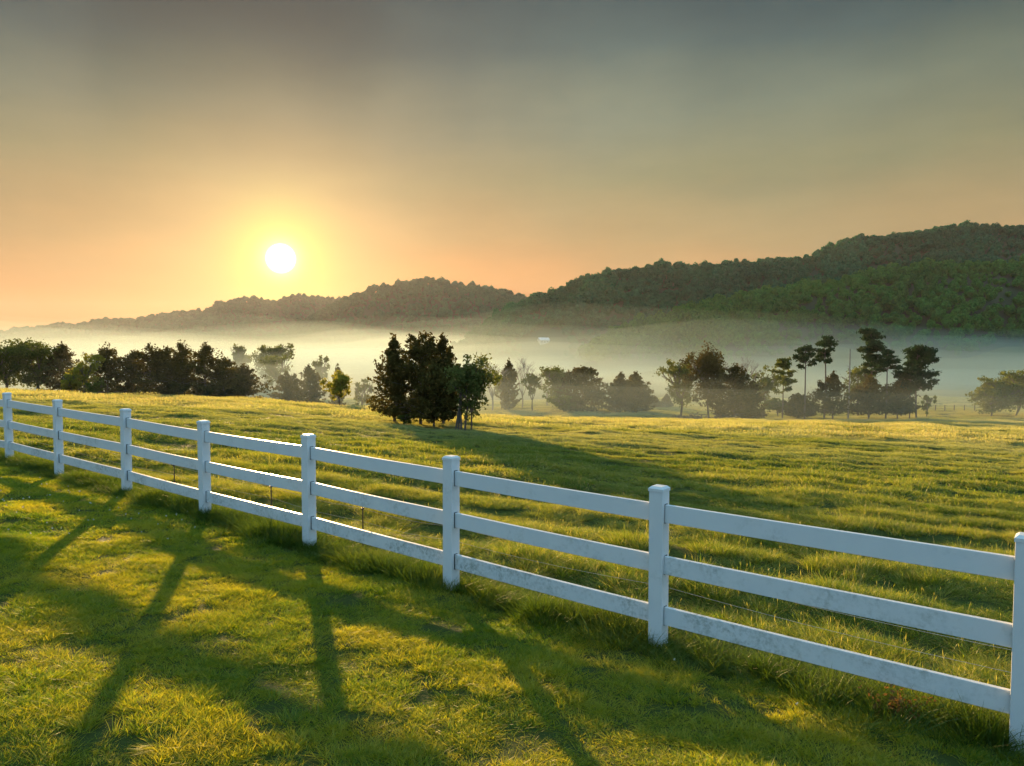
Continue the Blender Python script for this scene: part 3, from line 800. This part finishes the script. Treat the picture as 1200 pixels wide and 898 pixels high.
# ------------------------------------------------------------------ white fence
OBS = [(10, 459), (69, 467), (148.5, 477), (239.5, 492), (362, 507), (529, 534), (772, 570), (1203, 624)]
H_POST = 1.383
fang = math.atan2(FD[1], FD[0])
posts = []
for px, top in OBS:
    t = direction(px, top + 60)[0]
    # where the line of sight plane crosses the fence line
    k = (t * FP[1] - FP[0]) / (FD[0] - t * FD[1])
    x, y = FP + k * FD
    # the apparent top centre of the cap gives the height
    zt = direction(px, top + 1.5)[1] * y + HC
    posts.append([k, x, y, zt])
ks = np.array([p[0] for p in posts]); zt = np.array([p[3] for p in posts])
fit = np.polyfit(ks, zt, 2)
posts = [[p[0], p[1], p[2], .5 * p[3] + .5 * float(np.polyval(fit, p[0]))] for p in posts]
step = 2.44
lft = [[posts[0][0] - step * q, *(FP + (posts[0][0] - step * q) * FD), float(np.polyval(np.polyfit(ks, zt, 1), posts[0][0] - step * q))] for q in (3, 2, 1)]
rgt = [[posts[-1][0] + step * q, *(FP + (posts[-1][0] + step * q) * FD), float(np.polyval(np.polyfit(ks, zt, 1), posts[-1][0] + step * q))] for q in (1, 2)]
posts = lft + posts + rgt
for p in posts[:3] + posts[-2:]: p[3] = gz(p[1], p[2]) + H_POST
fo = empty('white_fence', (FP[0], FP[1], gz(*FP)), 'long white three rail board fence running across the grass', 'fence', rz=fang)
Minv = Matrix.Translation(fo.location) @ Matrix.Rotation(fang, 4, 'Z'); Minv = Minv.inverted()
def bevbox(x0, x1, y0, y1, z0, z1, b):
    bm = bmesh.new(); bmbox(bm, x0, x1, y0, y1, z0, z1, b); return bm
PW = .0625
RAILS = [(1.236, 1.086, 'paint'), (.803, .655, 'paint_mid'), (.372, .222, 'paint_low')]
r = R(8)
loc = []
for k, x, y, z in posts:
    g = gz(x, y); q = Minv @ Vector((x, y, z)); loc.append((q.x, q.z))
    base = (Minv @ Vector((x, y, g))).z
    # post body
    bm = bevbox(-PW, PW, -PW, PW, base - .25 - q.z, -.035, .006)
    po = link('post', from_bm(bm, 'post'), M['paint'], fo, (q.x, 0, q.z)); po.rotation_euler = (r.normal() * .006, r.normal() * .007, r.normal() * .015)
    # cap: overhanging lip with a low chamfered top
    bm = bmesh.new(); c = PW + .005; c2 = PW - .016
    vs = [[bm.verts.new((sx * w_, sy * w_, zz_)) for sx, sy in ((-1, -1), (1, -1), (1, 1), (-1, 1))] for w_, zz_ in ((PW - .004, -.04), (c, -.038), (c, -.014), (c2, .004))]
    for a_ in range(3):
        for b_ in range(4): bm.faces.new((vs[a_][b_], vs[a_][(b_ + 1) % 4], vs[a_ + 1][(b_ + 1) % 4], vs[a_ + 1][b_]))
    bm.faces.new(vs[3]); bm.faces.new(vs[0][::-1])
    link('cap', from_bm(bm, 'cap'), M['paint'], po)
    for a_, b_, mt in RAILS:      # dark box painting the shadow gap around each rail end
        bm = bmesh.new(); bmbox(bm, -PW - .0015, PW + .0015, -.026, .026, a_ - H_POST - .156, a_ - H_POST + .006)
        link('rail_slot_shadow', from_bm(bm, 'rail_slot_shadow'), M['slot'], po)
for q in range(len(loc) - 1):
    (xa, za), (xb, zb) = loc[q], loc[q + 1]
    L = xb - xa; sl = math.atan2(zb - za, L)
    for (a_, b_, mt) in RAILS:
        bm = bmesh.new(); bmbox(bm, PW - .02, L - PW + .02, -.019, .019, -.075, .075, .004)
        bmesh.ops.subdivide_edges(bm, edges=[e for e in bm.edges if e.calc_length() > 1], cuts=8)
        sag = r.uniform(.002, .008)
        for v in bm.verts: v.co.z -= sag * math.sin(math.pi * v.co.x / L)
        o = link('rail', from_bm(bm, 'rail'), M[mt], fo, (xa, r.normal() * .002, za + (a_ + b_) / 2 - H_POST)); o.rotation_euler = (0, -sl, 0)

# thin electric wire on black stakes just behind the white fence
off = .55
ef = empty('electric_fence', (FP[0] + FN[0] * off, FP[1] + FN[1] * off, gz(*FP)), 'thin low electric wire on short black stakes behind the white fence', 'fence', rz=fang)
Mi2 = (Matrix.Translation(ef.location) @ Matrix.Rotation(fang, 4, 'Z')).inverted()
kk = []
for px in (-200, 66, 205, 318, 425, 531, 775, 1260): 
    t = direction(px, 590)[0]; Pq = FP + FN * off
    kk.append((t * Pq[1] - Pq[0]) / (FD[0] - t * FD[1]))
tops = []
for k in kk:
    x, y = FP + FN * off + k * FD; q = Mi2 @ Vector((x, y, gz(x, y)))
    tb = Tubes(); tb.add([(q.x, 0, q.z - .1), (q.x, 0, q.z + .6)], [.009, .008], 7)
    tb.add([(q.x, -.02, q.z + .5), (q.x, .02, q.z + .5)], [.012, .012], 6)
    link('stake', tb.mesh('stake'), M['black'], ef); tops.append((q.x, q.z))
for hgt in (.5, .34):
    tw = Tubes(); pts = []
    for a_, b_ in zip(tops[:-1], tops[1:]):
        for f in np.linspace(0, 1, 7, endpoint=False):
            pts.append((a_[0] + (b_[0] - a_[0]) * f, 0, a_[1] + (b_[1] - a_[1]) * f + hgt - .03 * math.sin(math.pi * f)))
    pts.append((tops[-1][0], 0, tops[-1][1] + hgt)); tw.add(pts, [.0016] * len(pts), 4)
    link('wire', tw.mesh('wire'), M['wire'], ef)

# ------------------------------------------------------------------ grass
def blades(n, area, hmin, hmax, wid, r, tufts=0, tuft_r=.04, lean=.35, curl=.5, straw=0, sy=0):
    if tufts:
        tc_ = r.uniform(-area / 2, area / 2, (tufts, 2)); tl = r.normal(size=(tufts, 2)) * lean; th = r.uniform(.6, 1.25, tufts)
        ti = r.randint(0, tufts, n)
        d = r.normal(size=(n, 2)) * tuft_r; P = tc_[ti] + d; L = tl[ti] + d / tuft_r * .28 + r.normal(size=(n, 2)) * lean * .5; H = r.uniform(hmin, hmax, n) * th[ti]
    else:
        P = r.uniform(-area / 2, area / 2, (n, 2)); L = r.normal(size=(n, 2)) * lean; H = r.uniform(hmin, hmax, n) * r.uniform(.6, 1, n)
    a = r.uniform(0, 6.28, n); S = np.stack([np.cos(a), np.sin(a)], 1) * (wid * r.uniform(.6, 1.3, n))[:, None] * .5
    z0 = -0.012 * np.ones(n)
    def lv(f, wf):
        c = P + L * H[:, None] * (f + curl * f * f); z = z0 + H * f * (1 - .25 * curl * f)
        return np.concatenate([c - S * wf, z[:, None]], 1), np.concatenate([c + S * wf, z[:, None]], 1)
    a0, b0 = lv(0, 1.0); a1, b1 = lv(.55, .8); tp, _ = lv(1.0, 0)
    V = np.stack([a0, b0, a1, b1, tp], 1).reshape(-1, 3)
    i = np.arange(n)[:, None] * 5
    Q = i + np.array([[0, 1, 3, 2]]); T = i + np.array([[2, 3, 4]])
    if straw:    # stalks with a fuzzy seed head
        ns = straw; P2 = r.uniform(-area / 2, area / 2, (ns, 2)); L2 = r.normal(size=(ns, 2)) * .16; H2 = r.uniform(hmax * 1.0, hmax * 1.55, ns)
        a = r.uniform(0, 6.28, ns); S2 = np.stack([np.cos(a), np.sin(a)], 1) * wid * .28
        top = P2 + L2 * H2[:, None]
        def row(c, z, w): return np.concatenate([c - S2 * w, z[:, None]], 1), np.concatenate([c + S2 * w, z[:, None]], 1)
        s0, s1 = row(P2, H2 * 0 - .01, .6); s2, s3 = row(P2 + (top - P2) * .72, H2 * .72, .5); s4, s5 = row(P2 + (top - P2) * .86, H2 * .86, 2.6); s6, s7 = row(top, H2, .3)
        V2 = np.stack([s0, s1, s2, s3, s4, s5, s6, s7], 1).reshape(-1, 3); j = np.arange(ns)[:, None] * 8 + len(V)
        Q = np.concatenate([Q, j + [[0, 1, 3, 2]], j + [[2, 3, 5, 4]], j + [[4, 5, 7, 6]]]); V = np.concatenate([V, V2])
    return mesh_from('blades', V, Q, T)

G_LAWN = grass_mat('lawn_blades', [(.36, (.06, .15, .006)), (.47, (.18, .26, .010)), (.58, (.42, .38, .020)), (.80, (.55, .42, .06))], .6)
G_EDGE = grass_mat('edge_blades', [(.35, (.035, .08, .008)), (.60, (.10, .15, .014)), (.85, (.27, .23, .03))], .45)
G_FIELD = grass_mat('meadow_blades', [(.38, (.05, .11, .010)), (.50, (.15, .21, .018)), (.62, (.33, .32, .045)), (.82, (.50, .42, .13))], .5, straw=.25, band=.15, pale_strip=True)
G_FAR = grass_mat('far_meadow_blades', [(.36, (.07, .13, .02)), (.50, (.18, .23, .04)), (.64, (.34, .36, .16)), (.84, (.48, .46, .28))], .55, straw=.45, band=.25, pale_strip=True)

def slope_rot(x, y, r):
    e = .25
    dzx = (ground(x + e, y) - ground(x - e, y)) / (2 * e); dzy = (ground(x, y + e) - ground(x, y - e)) / (2 * e)
    yaw = r.uniform(0, 6.28, len(x))
    rx = np.arctan(dzy); ry = -np.arctan(dzx)
    # yaw about the local normal, then tilt
    out = np.zeros((len(x), 3))
    for k in range(len(x)):
        m = Matrix.Rotation(ry[k], 3, 'Y') @ Matrix.Rotation(rx[k], 3, 'X') @ Matrix.Rotation(yaw[k], 3, 'Z')
        out[k] = m.to_euler('XYZ')
    return out

def grid_pts(x0, x1, y0, y1, s, r, j=.3):
    X, Y = np.meshgrid(np.arange(x0, x1, s), np.arange(y0, y1, s))
    return X.ravel() + r.uniform(-j, j, X.size) * s, Y.ravel() + r.uniform(-j, j, Y.size) * s

def wedge(x, y, m=2.6, k=.80):
    return (np.abs(x) < k * y + m) & (y > .6)

# mown lawn on the near side
r = R(60)
x, y = grid_pts(-24, 12, .6, 30, .42, r)
o_ = fence_off(x, y); ok = wedge(x, y) & (o_ < -.12); x, y = x[ok], y[ok]
near = y < 9
vn = [(blades(3000, .5, .03, .06, .0042, r, tufts=130, tuft_r=.024, lean=.5), G_LAWN) for _ in range(6)]
vf = [(blades(1300, .5, .03, .065, .0075, r, tufts=100, tuft_r=.03, lean=.5), G_LAWN) for _ in range(4)]
idx = np.where(near, r.randint(0, 6, len(x)), 6 + r.randint(0, 4, len(x)))
hs = .84 * (1 + .16 * wnoise(x, y, W_SMALL)).clip(.72, 1.4) * r.uniform(.85, 1.15, len(x))
scatter('lawn_grass', np.stack([x, y, ground(x, y)], 1), slope_rot(x, y, r), np.stack([hs * 0 + 1, hs * 0 + 1, hs], 1), idx, vn + vf,
        'short mown yellow green lawn on the near side of the white fence', 'grass')

# white clover heads dotted through the turf
r = R(64); x = r.uniform(-14, 8, 1500); y = r.uniform(2, 18, 1500)
cl = (fence_off(x, y) < .25) & wedge(x, y) & (wnoise(x, y, W_MID) > .5); x, y = x[cl][:260], y[cl][:260]
Cc = np.repeat(np.stack([x, y, ground(x, y) + r.uniform(.045, .075, len(x))], 1), 9, 0) + r.normal(size=(len(x) * 9, 3)) * .0045
Vc, Qc = cards(Cc, .009, r, 1.2)
tag(link('clover', mesh_from('clover', Vc, Qc), plain('clover_white', (.6, .6, .52), .8)), 'small white clover heads scattered thinly through the lawn', 'clover', kind='stuff')

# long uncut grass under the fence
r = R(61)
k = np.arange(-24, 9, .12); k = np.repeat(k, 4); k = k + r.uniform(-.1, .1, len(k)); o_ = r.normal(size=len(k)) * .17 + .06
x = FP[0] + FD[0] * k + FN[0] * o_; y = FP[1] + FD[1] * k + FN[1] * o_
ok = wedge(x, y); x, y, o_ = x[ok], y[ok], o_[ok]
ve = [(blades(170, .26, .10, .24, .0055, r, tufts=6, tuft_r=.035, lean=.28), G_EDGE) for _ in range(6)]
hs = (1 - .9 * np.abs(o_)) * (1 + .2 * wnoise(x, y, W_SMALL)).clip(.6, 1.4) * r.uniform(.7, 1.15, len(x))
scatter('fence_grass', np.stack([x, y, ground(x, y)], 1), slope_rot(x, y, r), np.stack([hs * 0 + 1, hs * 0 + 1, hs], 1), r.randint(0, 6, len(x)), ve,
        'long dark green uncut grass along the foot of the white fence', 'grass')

# meadow
def rows(x, y): return .5 + .5 * np.sin(row_phase(x, y))
r = R(62)
x, y = grid_pts(-34, 44, 3, 46, .62, r)
o_ = fence_off(x, y); ok = wedge(x, y, 2.6) & (o_ > .3); x, y = x[ok], y[ok]
nearm = y < 16
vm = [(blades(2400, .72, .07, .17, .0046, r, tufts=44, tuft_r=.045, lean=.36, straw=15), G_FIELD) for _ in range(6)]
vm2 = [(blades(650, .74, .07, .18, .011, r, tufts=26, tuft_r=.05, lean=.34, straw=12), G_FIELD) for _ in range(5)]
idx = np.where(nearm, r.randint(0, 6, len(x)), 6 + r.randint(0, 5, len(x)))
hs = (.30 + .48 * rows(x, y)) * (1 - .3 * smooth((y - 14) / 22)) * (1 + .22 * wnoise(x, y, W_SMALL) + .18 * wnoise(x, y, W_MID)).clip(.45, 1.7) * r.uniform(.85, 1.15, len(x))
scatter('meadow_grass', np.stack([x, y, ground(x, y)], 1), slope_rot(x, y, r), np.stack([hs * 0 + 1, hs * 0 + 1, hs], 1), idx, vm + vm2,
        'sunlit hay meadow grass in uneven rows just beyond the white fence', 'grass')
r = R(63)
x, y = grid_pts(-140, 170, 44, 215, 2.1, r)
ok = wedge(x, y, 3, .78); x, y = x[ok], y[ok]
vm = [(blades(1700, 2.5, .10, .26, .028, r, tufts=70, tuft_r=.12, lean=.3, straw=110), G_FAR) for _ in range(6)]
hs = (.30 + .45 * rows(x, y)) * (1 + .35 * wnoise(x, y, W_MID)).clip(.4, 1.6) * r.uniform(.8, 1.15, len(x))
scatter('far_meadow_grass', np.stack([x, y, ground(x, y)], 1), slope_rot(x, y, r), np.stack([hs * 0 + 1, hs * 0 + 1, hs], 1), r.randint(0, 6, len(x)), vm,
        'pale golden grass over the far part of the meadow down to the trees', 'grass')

# reddish weed by the nearest post
wt, we = direction(1068, 838); Yw = 5.35; wx, wy = wt * Yw, Yw
wk = fence_off(wx, wy); wx -= FN[0] * (wk + .12); wy -= FN[1] * (wk + .12)
wd = empty('weed', (wx, wy, gz(wx, wy)), 'small reddish brown weed in the long grass near the nearest fence post', 'weed')
r = R(71)
Cw = []
for q in range(14):
    p1 = np.array([r.normal() * .10, r.normal() * .07, r.uniform(.08, .2)]); tb = Tubes(); tb.add(bent((0, 0, -.02), p1, r, .1, 4), [.002, .002, .0015, .001], 4)
    link('stem', tb.mesh('stem'), M['redweed'], wd)
    Cw.append(p1 * r.uniform(.5, 1.05, (14, 1)) + r.normal(size=(14, 3)) * .018)
Vw, Qw = cards(np.concatenate(Cw), .018, r, 2.0); link('foliage', mesh_from('foliage', Vw, Qw), M['redweed'], wd)

# ------------------------------------------------------------------ air
def vol_mat(name, density, color, aniso):
    m, nt, out = new_mat(name)
    v = N(nt, 'ShaderNodeVolumePrincipled', inp={'Density': density, 'Anisotropy': aniso})
    v.inputs['Color'].default_value = (*color, 1)
    nt.links.new(v.outputs[0], out.inputs['Volume'])
    return m
HAZE_D = 0.00004
bm = bmesh.new(); bmbox(bm, -3600, 3600, -3600, 3600, -27, 205)
tag(link('haze', from_bm(bm, 'haze'), vol_mat('haze_air', HAZE_D, (.93, .93, .93), .3)), 'thin morning haze over the whole valley', 'haze', kind='stuff')

W_MIST = waves(9, 14, 60, 420)
def mist_layer(k, T, dens):
    x = np.linspace(-1700, 1100, 190); y = np.concatenate([np.linspace(42, 300, 60), np.linspace(312, 1180, 90)])
    X, Y = np.meshgrid(x, y)
    w = 1 + .2 * wnoise(X + 70 * k, Y - 45 * k, W_MIST)
    grow = .55 + .55 * smooth((Y - 150) / 330)
    e = smooth((Y - (135 if k < 3 else 56) - 9 * (k % 3) - 10 * wnoise(X, Y, W_MIST)) / (60 if k < 3 else 45)) * smooth((1130 - 420 * smooth((-X - 100) / 700) - Y) / 260) * smooth((X + 1690) / 200) * smooth((1090 - X) / 150)
    top = -15.5 + T * grow * w
    top = -21 + (top + 21) * e
    Zt = top + HC + np.where(e > 0, 0, 0); Zb = np.full_like(Zt, -23.0 + HC - .05 * k)
    n, m_ = X.shape
    V = np.concatenate([np.stack([X, Y, np.maximum(Zt, Zb + .5)], -1).reshape(-1, 3), np.stack([X, Y, Zb], -1).reshape(-1, 3)])
    i, j = np.meshgrid(np.arange(n - 1), np.arange(m_ - 1), indexing='ij')
    Q1 = np.stack([i * m_ + j, i * m_ + j + 1, (i + 1) * m_ + j + 1, (i + 1) * m_ + j], -1).reshape(-1, 4)
    Q2 = Q1[:, ::-1] + n * m_
    ring = np.concatenate([np.arange(m_), (np.arange(1, n)) * m_ + m_ - 1, (n - 1) * m_ + np.arange(m_ - 2, -1, -1), np.arange(n - 2, 0, -1) * m_])
    r2 = np.roll(ring, -1); Q3 = np.stack([ring, ring + n * m_, r2 + n * m_, r2], 1)
    me = mesh_from('mist', V, np.concatenate([Q1, Q2, Q3]))
    return link('mist_bank', me, vol_mat('mist_air', dens, (.80, .92, .76), .0 if k < 3 else .05))
MIST = [(5.0, .0048, 'densest mist lying on the valley floor around the tree feet'), (9.5, .0022, 'middle layer of the valley mist reaching up into the trees'),
        (14.0, .0013, 'upper layer of the valley mist veiling the far meadow'), (18.0, .0010, 'thin veil of mist in front of the hill feet'),
        (22.5, .0007, 'fainter veil of mist rising along the hill feet'), (27.5, .0004, 'topmost barely visible veil of mist against the hills')]
for k, (T, d, lb) in enumerate(MIST):
    tag(mist_layer(k, T, d), lb, 'mist', kind='stuff')

# ------------------------------------------------------------------ camera and render settings
cam = bpy.data.cameras.new('camera'); cam.sensor_width = 36; cam.lens = F / 1200 * 36; cam.clip_start = .05; cam.clip_end = 6000
co = bpy.data.objects.new('camera', cam); COL.objects.link(co); co.location = (0, 0, HC)
co.rotation_euler = (math.pi / 2 - PITCH, 0, 0)
scene.camera = co
scene.view_settings.view_transform = 'Standard'; scene.view_settings.look = 'None'; scene.view_settings.gamma = 1
scene.view_settings.exposure = 1.8
cy = scene.cycles
cy.use_denoising = True; cy.denoiser = 'OPENIMAGEDENOISE'
cy.max_bounces = 7; cy.diffuse_bounces = 3; cy.glossy_bounces = 2; cy.transmission_bounces = 4; cy.volume_bounces = 4; cy.transparent_max_bounces = 64
cy.use_adaptive_sampling = True; cy.adaptive_threshold = .015
cy.sample_clamp_indirect = 4
